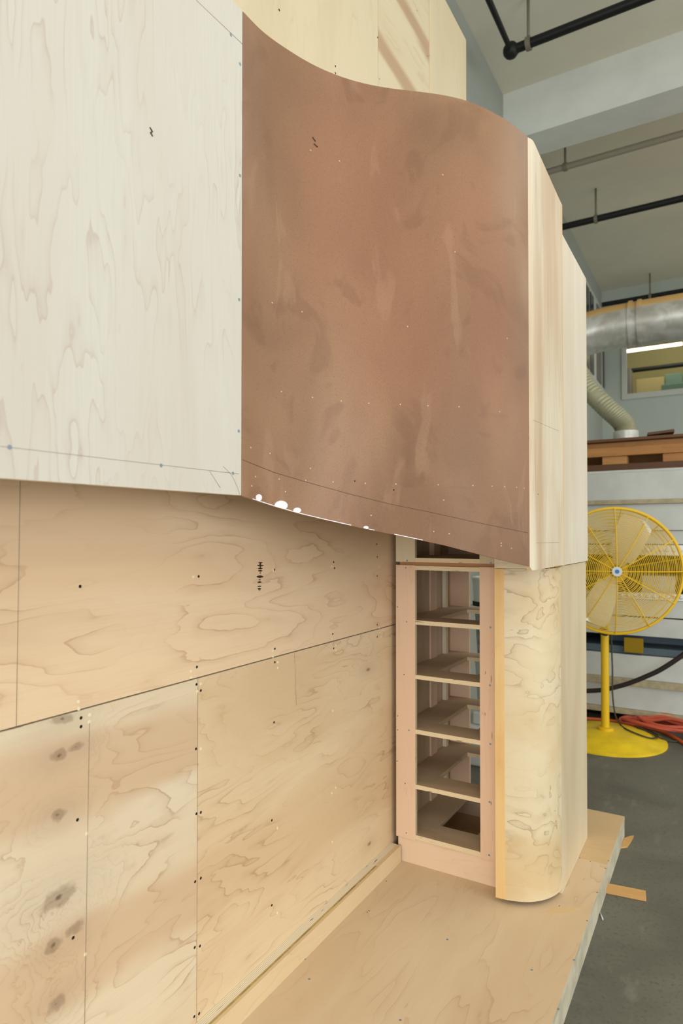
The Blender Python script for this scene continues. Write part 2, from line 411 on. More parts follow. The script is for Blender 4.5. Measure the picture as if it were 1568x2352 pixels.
def line_on(name, pts, mat, parent, w=0.0012):
    return tube(name, pts, w, mat, parent, 4)

# ================================================================== THE SHOP (setting)
ZC = 6.12                                  # ceiling height
XS = D-1.9                                 # shop side wall, a little behind the plywood wall
YFAR = 12.6
def struct(o): o['kind'] = 'structure'; return o
struct(box('floor', -3.0, 9.5, -6.5, 17.0, -0.1, 0.0, M_CONC))
ceil = struct(box('ceiling', XS-0.2, 9.5, -6.5, YFAR, ZC, ZC+0.15, M_CEIL))
yb = pix(1155, 190, 'x', XS).y
zb0 = 5.62
b = box('beam', XS, 9.5, yb, yb+0.4, zb0, ZC, M_BEAM, ceil)
box('beam', XS, 9.5, yb-4.6, yb-4.2, zb0, ZC, M_BEAM, ceil)
# side wall with a glazed strip at its far end
y1 = pix(1340, 800, 'x', XS).y; y2 = pix(1388, 800, 'x', XS).y
zw = pix(1357, 862, 'x', XS).z
side = struct(box('wall_left', XS-0.2, XS, -6.5, YFAR, 0, ZC, M_SHOPWALL))
win2 = struct(box('window_2', XS, XS+0.03, y1-0.6, y2+0.1, zw-0.08, 5.75, M_WHITEFRAME))
yy = [y1-0.5, y1+0.05, (y1+y2)/2-0.15, (y1+y2)/2+0.5]
for k, (a, c) in enumerate([(1328, 1347), (1350, 1357.5), (1365, 1375), (1379, 1385)]):
    box('pane', XS+0.03, XS+0.045, pix(a, 800, 'x', XS).y, pix(c, 800, 'x', XS).y, zw, 5.65, M_PANE if k != 2 else M_GREY, win2)
# far wall with a window into the next room
wz0 = pix(1435, 911, 'y', YFAR).z; wx0 = pix(1435, 911, 'y', YFAR).x; wz1 = wz0+1.75; wx1 = wx0+2.6
bm = bmesh.new()
for a in ((XS-0.2, wx0, 0, ZC+0.3), (wx1, 9.5, 0, ZC+0.3), (wx0, wx1, 0, wz0), (wx0, wx1, wz1, ZC+0.3)):
    add_box(bm, a[0], a[1], YFAR, YFAR+0.2, a[2], a[3])
struct(mk('wall_far', bm, M_FARWALL))
bm = bmesh.new()
for a in ((wx0-0.05, wx0+0.03, wz0-0.06, wz1), (wx1-0.03, wx1+0.05, wz0-0.06, wz1), (wx0+0.03, wx1-0.03, wz0-0.06, wz0+0.04), (wx0+0.03, wx1-0.03, wz1-0.04, wz1)):
    add_box(bm, a[0], a[1], YFAR-0.03, YFAR+0.06, a[2], a[3])
win1 = struct(mk('window_1', bm, M_WHITEFRAME))
box('pane', wx0+0.03, wx1-0.03, YFAR+0.02, YFAR+0.028, wz0+0.04, wz1-0.04, M_GLASS, win1)
# room behind the window
RY = 16.4
struct(box('wall_back', wx0-1.5, wx1+2.0, RY, RY+0.1, wz0-0.4, 6.8, M_ROOMWALL))
struct(box('wall_side', wx0-1.6, wx0-1.5, YFAR+0.2, RY, wz0-0.4, 6.8, M_ROOMWALL))
struct(box('ceiling', wx0-1.6, wx1+2.0, YFAR+0.2, RY+0.1, 6.8, 6.9, M_ROOMWALL))
struct(box('floor', wx0-1.6, wx1+2.0, YFAR+0.2, RY+0.1, wz0-0.5, wz0-0.4, M_ROOMWALL))
# lit tube lamp hanging in that room
la = pix(1438, 807, 'y', 14.2); lb = pix(1566, 793, 'y', 14.2); lb.z = la.z
lt = thing('tube_lamp', (la+lb)/2, 'lit white tube lamp hanging behind the far window', 'lamp')
tube('tube', [la, lb], 0.03, M_TUBE, lt, 10)
box('housing', la.x, lb.x, 14.15, 14.25, la.z+0.031, la.z+0.055, M_GREY, lt)
for x in (la.x+0.2, lb.x-0.2): tube('suspension_rod', [(x, 14.2, la.z+0.1), (x, 14.2, 6.8)], 0.012, M_ROD, lt, 6)
area('back_room_fill', (wx0+1.0, 14.6, 6.7), 2.0, 1.0, 55, (1.0, 0.95, 0.8))  # unseen fill added above the window to brighten the room
q = pix(1470, 850, 'y', 15.6)
tag(tube('pipe', [(q.x-0.2, 15.6, pix(1470, 849, 'y', 15.6).z), (q.x+3, 15.6, pix(1470, 849, 'y', 15.6).z)], 0.05, M_PIPE), 'dark pipe across the room behind the far window', 'pipe')
def room_box(px0, px1, py0, yy, mat, label, cat, name):
    a = pix(px0, py0, 'y', yy); c = pix(px1, py0, 'y', yy)
    o = box(name, a.x, c.x, yy, yy+0.4, wz0-0.4, a.z, mat, None, bev=0.01)
    return tag(o, label, cat)
room_box(1460, 1524, 872, 15.2, M_TAN, 'tan carton stack seen low in the far window', 'carton', 'carton')
room_box(1526, 1566, 860, 15.4, M_TEAL, 'tall teal box at the right of the far window', 'box', 'storage_box')
room_box(1518, 1600, 884, 14.6, M_TEAL, 'low pale teal box resting before the taller teal box', 'box', 'storage_box')
room_box(1436, 1447, 845, 14.9, M_GREY, 'dark grey post at the left edge of the far window', 'post', 'post')

# pipes under the ceiling
def pipe(name, pts, r, mat, label, rods=(), fit=None):
    t = thing(name, pts[len(pts)//2], label, 'pipe', 'pipes under the ceiling')
    tube('run', pts, r, mat, t, 12)
    for rp in rods:
        tube('hanger_rod', [rp, Vector((rp.x, rp.y, ZC))], 0.014, M_ROD, t, 6)
        tube('clamp_ring', [rp+Vector((0.0-0.02, 0, 0)), rp+Vector((0.02, 0, 0))], r*1.35, M_ROD, t, 12)
    for fp in (fit or ()):
        bm = bmesh.new(); bmesh.ops.create_uvsphere(bm, u_segments=12, v_segments=8, radius=r*1.7, matrix=Matrix.Translation(fp)); mk('elbow_fitting', bm, mat, t, smooth=True)
    return t
ZP = 5.72
c0 = pix(1173, 116, 'z', ZP)
pipe('sprinkler_pipe', [Vector((c0.x, c0.y-4.5, ZP)), c0, Vector((9.2, c0.y, ZP))], 0.04, M_PIPE,
     'black sprinkler pipe turning a corner in front of the white beam', [Vector((pix(1213, 100, 'z', ZP).x, c0.y, ZP))], [c0])
c1 = pix(1264, 393, 'z', ZP)
pipe('conduit', [Vector((XS+0.05, c1.y, ZP)), Vector((9.2, c1.y, ZP))], 0.035, M_PIPEGREY, 'thin grey painted conduit just beyond the white beam', [Vector((pix(1298, 384, 'z', ZP).x, c1.y, ZP))])
c2 = pix(1285, 523, 'z', ZP)
pipe('sprinkler_pipe', [Vector((XS+0.05, c2.y, ZP)), Vector((9.2, c2.y, ZP))], 0.042, M_PIPE, 'straight black sprinkler pipe hung midway along the grey ceiling',
     [Vector((pix(1368, 503, 'z', ZP).x, c2.y, ZP))])
c3 = pix(1382, 700, 'z', ZP)
pipe('sprinkler_pipe', [c3, Vector((9.2, c3.y, ZP))], 0.04, M_PIPE, 'farthest black sprinkler pipe, just above the silver duct', [Vector((pix(1493, 683, 'z', ZP).x, c3.y, ZP))])

# big round duct
YD = 8.6
pa_ = pix(1345, 768, 'y', YD); pb_ = pix(1470, 741, 'y', YD); pc_ = pix(1568, 728, 'y', YD)
dz = (pb_.z+pc_.z)/2
du = thing('round_duct', (pb_.x, YD, dz), 'large shiny galvanised round duct crossing above the far window', 'duct')
DR = 0.27
e = pb_.x
tube('duct_section', [(e, YD, dz), (6.0, YD, dz)], DR, M_GALV, du, 32)
tube('duct_section', spline([(e, YD, dz), (e-0.4, YD, dz-0.01), (e-0.65, YD-0.02, dz-0.05), (e-0.85, YD-0.03, dz-0.12)], 8), DR*0.985, M_GALV, du, 32)
for dx in (0.0, -0.1): tube('joint_band', [(e+dx-0.02, YD, dz), (e+dx+0.02, YD, dz)], DR*1.05, M_GALV, du, 32)
# flexible duct slanting to the floor machine
YF2 = 8.0
fp_ = [pix(1325, 850, 'y', YF2), pix(1350, 893, 'y', YF2), pix(1392, 936, 'y', YF2), pix(1424, 965, 'y', YF2), pix(1436, 985, 'y', YF2), pix(1437, 1015, 'y', YF2), pix(1437, 1100, 'y', YF2)]
fp_.append(Vector((fp_[-1].x, YF2, 0.9))); fp_.append(Vector((fp_[-1].x, YF2, 0.0)))
path = spline(fp_, 14)
fd = thing('flexible_duct', path[-1], 'pale flexible dust hose slanting down below the shiny duct', 'duct')
tube('hose', path, [0.108+(0.008 if i % 2 else 0) for i in range(len(path))], M_FLEX, fd, 18)
cq = fp_[5]
tube('hose_cuff', [cq+Vector((0, 0, 0.12)), cq+Vector((0, 0, 0.02))], 0.135, M_GALV, fd, 18)

# white rack of wide ribbed beams
YR = 5.95
rx0, rx1 = D-1.75, D+1.0
def rz(py): return pix(1540, py, 'y', YR).z
rk = thing('steel_rack', ((rx0+rx1)/2, YR+0.4, 0), 'white steel rack of wide horizontal beams behind the yellow fan', 'rack')
for (a, c) in ((1080, 1146), (1156, 1218), (1380, 1420), (1423, 1466), (1512, 1568), (1584, 1640)):
    box('beam', rx0, rx1, YR, YR+0.06, rz(c), rz(a), M_WHITEMETAL, rk, bev=0.004)
for (a, c) in ((1146, 1156), (1568, 1584), (1640, 1652)):
    box('beam_lip', rx0, rx1, YR-0.035, YR+0.05, rz(c), rz(a), M_LIP, rk, bev=0.003)
box('shelf_deck', rx0, rx1, YR+0.02, YR+0.8, rz(1250), rz(1219), M_WHITEMETAL, rk)
box('shelf_deck', rx0, rx1, YR+0.03, YR+0.8, rz(1510), rz(1494), M_BLUEGREY, rk)
box('shelf_deck', rx0, rx1, YR+0.03, YR+0.8, rz(1380)-0.02, rz(1380), M_WHITEMETAL, rk)
box('top_deck', rx0, rx1, YR, YR+0.8, rz(1080), rz(1080)+0.02, M_WHITEMETAL, rk)
box('back_shade_sheet', rx0, rx1, YR+0.8, YR+0.82, 0.0, rz(1080), M_DARK, rk)  # dark sheet gives the open gaps their shade by colour
for x in (rx0, rx1-0.06):
    box('upright', x, x+0.06, YR+0.06, YR+0.12, 0, rz(1080), M_WHITEMETAL, rk)
    box('upright', x, x+0.06, YR+0.72, YR+0.78, 0, rz(1080), M_WHITEMETAL, rk)
for (a, c) in ((1252, 1276), (1364, 1379)):
    pr = box('perforated_strip', rx0, rx1, YR-0.012, YR+0.008, rz(c), rz(a), M_SILVER, rk)
    bmx = bmesh.new()
    zz = (rz(a)+rz(c))/2; x = rx0+0.05
    while x < rx1:
        bmesh.ops.create_cone(bmx, cap_ends=True, segments=8, radius1=0.016, radius2=0.008, depth=0.012,
                              matrix=Matrix.Translation((x, YR-0.018, zz)) @ Matrix.Rotation(math.pi/2, 4, 'X')); x += 0.05
    mk('dimple_row', bmx, M_SILVER, pr)
# things kept in the rack
def rack_box(name, px0, px1, pt, pbm, y, mat, label, cat):
    a = pix(px0, pt, 'y', y); c = pix(px1, pbm, 'y', y)
    return tag(box(name, min(a.x, c.x), max(a.x, c.x), y, y+0.35, c.z, a.z, mat, None, bev=0.006), label, cat)
zdeck = rz(1494)
pz = pix(1435, 1471, 'y', YR+0.04)
tag(box('tool_box', pix(1435, 1480, 'y', YR+0.05).x, pix(1478, 1480, 'y', YR+0.05).x, YR-0.02, YR+0.028, rz(1506), rz(1472)+0.0, M_YELLOWBOX, None, bev=0.004), 'dull yellow box on the dark lower shelf beside the fan pole', 'box')
tag(box('steel_channel', rx0+0.8, D+0.35, YR+0.3, YR+0.4, zdeck, zdeck+0.09, M_BLUEGREY, None, bev=0.004), 'blue-grey steel channel lying in the dark gap of the white rack', 'channel')
zs2 = rz(1380)
for i, (xa, xb, h, lab) in enumerate([(D-0.62, D-0.36, 0.19, 'pale carton in the shelf gap right of the fan hub'), (D-0.30, D+0.1, 0.15, 'low grey-brown carton on the rack at the picture edge')]):
    tag(box('carton', xa, xb, YR+0.25, YR+0.6, zs2, zs2+h, M_TAN if i else M_WHITEMETAL, None, bev=0.006), lab, 'carton')

# pallet of planks on top of the rack
zt = rz(1080)+0.02
pt = thing('pallet', ((rx0+rx1)/2, YR+0.4, zt), 'brown wooden pallet lying on top of the white rack', 'pallet')
H = rz(1003)-zt
box('bottom_board', rx0+0.1, rx1, YR+0.0, YR+0.12, zt, zt+0.055, M_PALLETD, pt, bev=0.003)
box('bottom_board', rx0+0.1, rx1, YR+0.6, YR+0.72, zt, zt+0.055, M_PALLETD, pt, bev=0.003)
for px in (1410, 1552):
    xx = pix(px, 1050, 'y', YR).x
    box('block', xx-0.1, xx+0.1, YR+0.02, YR+0.14, zt+0.055, zt+0.125, M_PALLET, pt, bev=0.003)
    box('block', xx-0.1, xx+0.1, YR+0.58, YR+0.7, zt+0.055, zt+0.125, M_PALLET, pt, bev=0.003)
box('stringer', rx0+0.1, rx1, YR-0.005, YR+0.05, zt+0.125, zt+0.2, M_PALLET, pt, bev=0.003)
box('stringer', rx0+0.1, rx1, YR+0.65, YR+0.7, zt+0.125, zt+0.2, M_PALLET, pt, bev=0.003)
box('stringer', rx0+0.1, rx1, YR+0.06, YR+0.1, zt+0.2, zt+0.25, M_PALLET, pt, bev=0.003)
box('top_board', rx0+0.1, rx1, YR-0.02, YR+0.24, zt+0.25, zt+0.275, M_PALLETD, pt, bev=0.003)
box('top_board', rx0+0.1, rx1, YR+0.3, YR+0.72, zt+0.25, zt+0.275, M_PALLETD, pt, bev=0.003)
o = box('plank_offcut', pix(1486, 1000, 'y', YR+0.1).x, pix(1547, 1000, 'y', YR+0.1).x, YR+0.02, YR+0.2, zt+0.277, zt+0.3, M_PALLETD, None, bev=0.003)
o.rotation_euler = (0, -0.08, 0.12); o.location.z += 0.018; tag(o, 'small tilted board lying on the brown pallet', 'board')
tag(box('plank_offcut', pix(1530, 1000, 'y', YR+0.3).x, rx1-0.2, YR+0.3, YR+0.5, zt+0.276, zt+0.3, M_PALLETD, None, bev=0.003), 'dark flat board on the pallet at the right picture edge', 'board')

# ================================================================== THE PLYWOOD CONSTRUCTION
ZPL = 0.11                                   # platform top
ZSEAM = (pix(60, 1662.5, 'x', 0).z+pix(900, 1437, 'x', 0).z)/2
YL = -1.1
ysm = pix(453, 1900, 'x', 0).y
y868 = pix(868, 120, 'x', 0).y; y985 = pix(985, 120, 'x', 0).y; y1068 = pix(1068, 150, 'x', 0).y
ZTOP = pix(1068, 93, 'x', 0).z
g = 0.0022
def onwall(px, py): return pix(px, py, 'x', 0.0)
wl = thing('plywood_wall', (0, (YL+y1068)/2, ZPL), 'tall wall of bare maple plywood sheets behind the overhang', 'wall')
kn = [(onwall(141, 1652), 0.045, 0.02), (onwall(133, 1737), 0.032, 0.02), (onwall(174, 1716), 0.03, 0.016), (onwall(134, 1872), 0.034, 0.022),
      (onwall(132, 2062), 0.07, 0.036), (onwall(171, 2132), 0.032, 0.024), (onwall(123, 2171), 0.034, 0.024), (onwall(128, 2308), 0.036, 0.026)]
M_KNOT = wood('knotty_maple_ply', (220, 203, 172), (212, 188, 152), (152, 110, 74), 'y', 6.0, 1.2, 11.0, 0.55, 0.3, 0.5, knots=kn, fixed=True,
              band=('z', 13.96, 0.3, 0.85, (198, 161, 122), 0.6, 'y', 0.0), seed=-0.1)
M_WALL2K = wood('maple_ply_lower', (220, 195, 156), (206, 175, 134), (158, 118, 80), 'y', 7.0, 1.7, 11.0, 0.52, 0.3, 0.8,
                knots=[(onwall(845, 1538), 0.03, 0.011), (onwall(848, 1938), 0.03, 0.013)], fixed=True, seed=3.3)
T = 0.018
pA = box('plywood_panel', -T, 0, YL, ysm-g/2, ZPL, ZSEAM-g, M_KNOT, wl, M_EDGE_X, ('+z',)); tag(pA, 'knotty lower left sheet')
pB = box('plywood_panel', -T, 0, ysm+g/2, y1068, ZPL, ZSEAM-g, M_WALL2K, wl, M_EDGE_X, ('+z',))
pC = box('plywood_panel', -T, 0, YL, y1068, ZSEAM+g, 2.4, M_WALL, wl)
box('plywood_panel', -T, 0, YL, y868-g/2, 2.404, ZTOP, M_WALLTOP, wl)
box('plywood_panel', -T, 0, y868+g/2, y985-g, 2.404, ZTOP, M_BIRCHBAND, wl)
box('plywood_panel', -T, 0.006, y985+g, y1068, 2.404, ZTOP, M_WALLTOP, wl, M_EDGE_Y, ('-y',))
box('backing_stud', -0.06, -T, YL, y1068, ZSEAM-0.05, ZSEAM+0.05, M_GAP, wl)
box('backing_stud', -0.06, -T, ysm-0.04, ysm+0.04, ZPL, ZSEAM-0.05, M_GAP, wl)
box('backing_stud', -0.06, -T, YL, y1068, 2.35, 2.45, M_GAP, wl)
box('backing_stud', -0.06, -T, y1068-0.09, y1068, 2.45, ZTOP, M_GAP, wl)
# screw holes (dark) and filled holes (cream), by sheet
H1 = [(184, 1347), (456, 1324), (630, 1309), (766, 1291), (768, 1305), (866, 1279), (866, 1323), (452, 1532), (631, 1490), (764, 1456), (866, 1435), (865, 1250)]
F1 = [(444, 1325), (628, 1310), (762, 1301), (180, 1612), (181, 1628), (439, 1542), (439, 1556), (627, 1495), (627, 1508), (762, 1467), (871, 1302), (870, 1252), (871, 1442)]
for p in H1: dot('screw_hole', D_HOLE, onwall(*p), pC)
for p in F1: dot('filled_hole', D_FILL, onwall(*p), pC)
for p in [(186, 1649), (186, 1669), (178, 1883), (168, 2154), (450, 1720), (451, 1869), (448, 2025), (447, 2176), (446, 2335), (451, 1572)]: dot('screw_hole', D_HOLE, onwall(*p), pA)
for p in [(206, 1642), (205, 1658), (199, 1915), (196, 2192), (453, 1588)]: dot('filled_hole', D_FILL, onwall(*p), pA)
for p in [(461, 1586), (461, 1866), (461, 2017), (459, 2173), (457, 2328), (629, 1659), (624, 1884), (624, 2079), (631, 1521), (766, 1489), (866, 1463)]: dot('screw_hole', D_HOLE, onwall(*p), pB)
for p in [(461, 1571), (461, 1720), (638, 1521), (638, 1534), (771, 1482), (771, 1494), (764, 1633), (771, 1809), (763, 1934), (872, 1453), (874, 1463), (762, 1822), (637, 1902), (637, 2097)]: dot('filled_hole', D_FILL, onwall(*p), pB)
EPS = Vector((0.0004, 0, 0))
for a, c, par in (((46, 1105), (37, 1668), pC), ((205, 1660), (194, 2352), pA), ((676, 1500), (680, 1620), pB)):
    line_on('pencil_line', [onwall(*a)+EPS, onwall(*c)+EPS], M_PENCIL, par, 0.0006)
# burn marks, a vertical row of dark lens-shaped scars
bm = bmesh.new()
for (zx, zy, wd, ht) in [(239, 217, 20, 7), (238, 243, 32, 8), (237, 271, 22, 8), (236, 293, 20, 9), (236, 314, 8, 5), (234, 349, 32, 13), (231, 379, 10, 5), (230, 401, 20, 9), (228, 440, 20, 7), (228, 464, 17, 8), (228, 478, 8, 4), (237, 230, 8, 10), (237, 256, 6, 10)]:
    cxp, cyp = 540+zx*380/1568, 1240+zy*380/1568
    c = onwall(cxp, cyp); ux = onwall(cxp+wd*380/1568, cyp)-c; uz = onwall(cxp, cyp-ht*380/1568)-c
    vs = [bm.verts.new(c+Vector((0.0006, 0, 0))+ux*(math.copysign(abs(math.cos(t))**1.3, math.cos(t)))+uz*(math.sin(t)*random.uniform(0.75, 1.1))) for t in [k*math.pi/6 for k in range(12)]]
    vb = [bm.verts.new((0, v.co.y, v.co.z)) for v in vs]
    bm.faces.new(vs)
    for k in range(12): bm.faces.new((vs[k], vb[k], vb[(k+1) % 12], vs[(k+1) % 12]))
tag(mk('burn_mark', bm, M_BURN, pC), 'vertical row of dark scars')
for p in [(641, 23), (770, 152), (770, 168), (867, 86)]: dot('screw_hole', D_HOLE, onwall(*p), wl)
for p in [(955, 26), (978, 130), (868, 183), (983, 128)]: dot('screw_hole', D_SPOT, onwall(*p)+EPS*18, wl)

# base battens along the wall foot
XT = 0.05; ZB = 0.185
yend = pix(908, 1930, 'x', 0.02).y
cab_y = pix(911.9, 1976.5, 'z', ZPL).y
bt = thing('base_batten', (0.025, (YL+cab_y)/2, ZPL), 'doubled plywood batten running along the foot of the wall', 'batten')
box('back_strip', 0.0, 0.029, YL, cab_y-0.002, ZPL, ZB, M_BATTEN, bt, M_EDGE_X, ('+z',))
yB2 = pix(872, 1990, 'x', XT).y
box('front_strip', 0.039, XT, YL, yB2, ZPL, ZB-0.002, M_BATTEN, bt, M_EDGE_X, ())
box('groove_strip', 0.029, 0.039, YL, yB2, ZPL+0.0005, ZB-0.006, M_GROOVE, bt)
box('front_strip', 0.029, XT, yB2, cab_y-0.002, ZPL, ZB-0.001, M_BATTEN, bt)

# platform
pc = pix(1434, 1875, 'z', ZPL); XP, YP = pc.x, pc.y
ysheet = (pix(1325, 1970, 'z', ZPL).y+pix(1396, 1985, 'z', ZPL).y)/2
pf = thing('platform', (XP/2, (YL+YP)/2, 0), 'low plywood platform with a pale painted rim on the shop floor', 'platform')
s1 = box('deck_sheet', -0.06, XP, YL, ysheet-0.0008, ZPL-0.018, ZPL, M_FLOORPLY, pf, M_RIM, ('+x', '-y'))
s2 = box('deck_sheet', -0.06, XP, ysheet+0.0008, YP, ZPL-0.018, ZPL-0.0004, M_FLOORPLY2, pf, M_RIM, ('+x', '+y'))
box('rim_board', XP-0.04, XP-0.001, YL, YP, 0, ZPL-0.018, M_RIM, pf)
box('rim_board', -0.06, XP-0.04, YP-0.04, YP-0.001, 0, ZPL-0.018, M_RIM, pf)
box('rim_board', -0.06, XP-0.04, YL, YL+0.04, 0, ZPL-0.018, M_RIM, pf)
for yj in (0.3, 1.5, 2.7): box('joist', -0.06, XP-0.04, yj, yj+0.04, 0, ZPL-0.018, M_RIM, pf)
def deck(px, py): return pix(px, py, 'z', ZPL)
for p in [(887, 2024), (843, 2095), (1027, 2158), (710, 2249), (700, 2203), (1221, 2228), (919, 2343), (1331, 1971), (1355, 1979), (1397, 1977), (1390, 1995), (1371, 2050), (1348, 2115), (1318, 2205), (1282, 2318), (1284, 2081), (847, 2092)]:
    dot('screw', D_SCREW if p[1] > 2150 else D_SPOT, deck(*p), s1, (0, 0, 1))
# glue smear on the deck
bm = bmesh.new(); gp = []
for k in range(28):
    a = 2*math.pi*k/28; gp.append(deck(1288+44*math.cos(a)*random.uniform(0.75, 1.1), 2091-9*math.sin(a)*random.uniform(0.5, 1.1)-5*math.cos(a)))
A = [bm.verts.new((p.x, p.y, ZPL+0.0004)) for p in gp]; B = [bm.verts.new((p.x, p.y, ZPL-0.0005)) for p in gp]
bm.faces.new(A)
for k in range(28): bm.faces.new((A[k], B[k], B[(k+1) % 28], A[(k+1) % 28]))
mk('glue_smear', bm, plain('dried_glue', (212, 182, 134), 0.4, 0.4), s1)

# ---- overhang: pale flat panel, brown bent fascia, end panels
ZO = 3.0
TOPPX = [(557.4, 26), (603, 72.7), (653, 114.8), (714, 151), (775.5, 176.8), (829, 193), (882.7, 202.8), (940, 208.6), (984, 211.6), (1036, 220), (1068, 229), (1087, 236.5), (1123, 252.5), (1159, 270.5), (1192, 293), (1211, 315)]
plan = [pix(x, y, 'z', ZO) for x, y in TOPPX]
XA, YA = plan[0].x, plan[0].y
XB, YB = plan[-1].x, plan[-1].y
for it in range(2):                          # fair the curve
    plan = [plan[0]]+[(plan[i-1]+plan[i]*2+plan[i+1])/4 for i in range(1, len(plan)-1)]+[plan[-1]]
plan[1].x = (plan[1].x+XA)/2
curve = spline(plan, 8)
BOTPX = [(553.4, 1138.3), (593.6, 1151.7), (638, 1166), (687, 1180), (741, 1193), (790, 1204), (826, 1212), (879, 1223), (924, 1232), (971, 1242), (1022, 1253), (1076, 1267), (1138, 1283), (1187, 1294.5), (1219, 1302)]
def interp(tab, x):
    for (a, b), (c, d) in zip(tab, tab[1:]):
        if x <= c or (c, d) == tab[-1]:
            return b+(d-b)*(x-a)/(c-a)
bot = []
for p in curve:
    px, _ = proj((p.x, p.y, 1.55))
    py = interp(BOTPX, px)
    r = ray(px, py); s = math.hypot(p.x-EYE.x, p.y-EYE.y)/math.hypot(r.x, r.y)
    bot.append(Vector((p.x, p.y, EYE.z+r.z*s)))
top = [Vector((p.x, p.y, ZO)) for p in curve]
fas = thing('curved_fascia', (XA+0.2, (YA+YB)/2, bot[0].z), 'brown hardboard fascia bent in an S-curve across the overhang', 'fascia')
bm = bmesh.new(); strip_mesh(bm, top, bot, 0.007)
skin = mk('hardboard_skin', bm, [M_BROWN, M_BROWN], fas)
# unseen plywood sheets added to block light falling down behind the fascia
for zr in (2.82, 2.2):
    bm = bmesh.new()
    loop = [Vector((p.x-0.012, p.y+0.006, zr)) for p in curve[2:-2]]
    outl = [Vector((0.004, loop[0].y, zr))]+loop+[Vector((loop[-1].x, 2.62, zr)), Vector((0.004, 2.62, zr))]
    A = [bm.verts.new(p) for p in outl]; B = [bm.verts.new(p+Vector((0, 0, 0.018))) for p in outl]
    bm.faces.new(A); bm.faces.new(B[::-1])
    for k in range(len(A)): bm.faces.new((A[k], A[(k+1) % len(A)], B[(k+1) % len(A)], B[k]))
    mk('light_baffle', bm, M_FLOORPLY, fas)
def onfas(px, py, lift=0.0006):
    r = ray(px, py); best = None
    for a, b in zip(curve, curve[1:]):
        den = r.x*(b.y-a.y)-r.y*(b.x-a.x)
        if abs(den) < 1e-9: continue
        s = ((a.x-EYE.x)*(b.y-a.y)-(a.y-EYE.y)*(b.x-a.x))/den
        hx, hy = EYE.x+r.x*s, EYE.y+r.y*s
        u = ((hx-a.x)*(b.x-a.x)+(hy-a.y)*(b.y-a.y))/((b-a).length**2)
        if s > 0 and -0.05 <= u <= 1.05:
            t = (b-a).normalized(); n = Vector((t.y, -t.x, 0))
            if best is None or s < best[0]: best = (s, Vector((hx, hy, EYE.z+r.z*s))+n*lift, n)
    return best[1], best[2]
Z4 = [(80, 18), (179, 48), (387, 125), (105, 168), (226, 180), (362, 187), (503, 195), (669, 202), (826, 206), (1044, 209), (1222, 213), (1321, 217), (1385, 219), (1447, 222), (1486, 227), (85, 215), (258, 245), (699, 367), (1072, 288), (1021, 450), (1100, 461), (1368, 510), (1368, 524), (1421, 536)]
Z1 = [(238, 1567), (397, 1597), (545, 1615), (687, 1627), (849, 1633), (991, 1640), (1151, 1645), (1360, 1670), (1067, 451), (536, 380), (388, 325), (1130, 848), (343, 1156), (190, 1110), (886, 1232), (1398, 1293)]
for zx, zy in Z4:
    p, n = onfas(540+zx*0.4464, 1020+zy*0.4464, 0.0); dot('nail_hole', D_PIN, p, skin, n)
for zx, zy in Z1:
    p, n = onfas(540+zx*0.4464, 200+zy*0.4464, 0.0); dot('nail_hole', D_PIN, p, skin, n)
for zx, zy in [(815, 236), (615, 190)]:
    p, n = onfas(540+zx*0.4464, 1020+zy*0.4464, 0.0); dot('nail_hole', D_SPOT, p, skin, n)
PL = [(557, 1056), (629, 1085), (718.6, 1111.5), (808, 1136), (897, 1158), (986, 1176), (1076, 1196), (1212, 1224)]
def dense(tab, step=12):
    out = []; x = tab[0][0]
    while x < tab[-1][0]: out.append((x, interp(tab, x))); x += step
    out.append(tab[-1]); return out
line_on('pencil_line', [onfas(x, y, 0.0002)[0] for x, y in dense(PL)], M_PENCILD, skin, 0.0007)
# white filler along the lower edge
def bottom_edge(x0, x1):
    return [onfas(x, interp(BOTPX, x)-1.2, 0.0006)[0] for x in [x0+(x1-x0)*k/24 for k in range(25)]]
for x0, x1 in ((580, 806), (846, 860), (905, 970)):
    line_on('filler_line', bottom_edge(x0, x1), M_PATCH, skin, 0.0015)
for (cx_, cy_, rx, ry) in [(594, 1143, 7, 8), (645, 1161, 15, 11), (682, 1172, 9, 6), (840, 1212, 6, 4)]:
    bm = bmesh.new(); vs = []; vb = []
    for k in range(16):
        t = k*math.pi/8
        x, y = cx_+rx*math.cos(t), min(cy_-ry*math.sin(t), interp(BOTPX, cx_+rx*math.cos(t))-0.5)
        vs.append(bm.verts.new(onfas(x, y, 0.0012)[0])); vb.append(bm.verts.new(onfas(x, y, -0.001)[0]))
    bm.faces.new(vs)
    for k in range(16): bm.faces.new((vs[k], vb[k], vb[(k+1) % 16], vs[(k+1) % 16]))
    mk('filler_patch', bm, M_PATCH, skin)
for a, c in (((717, 315), (724, 325)), ((720, 330), (729, 338))):
    line_on('scuff_mark', [onfas(*a)[0], onfas(*c)[0]], M_PENCILD, skin, 0.0018)

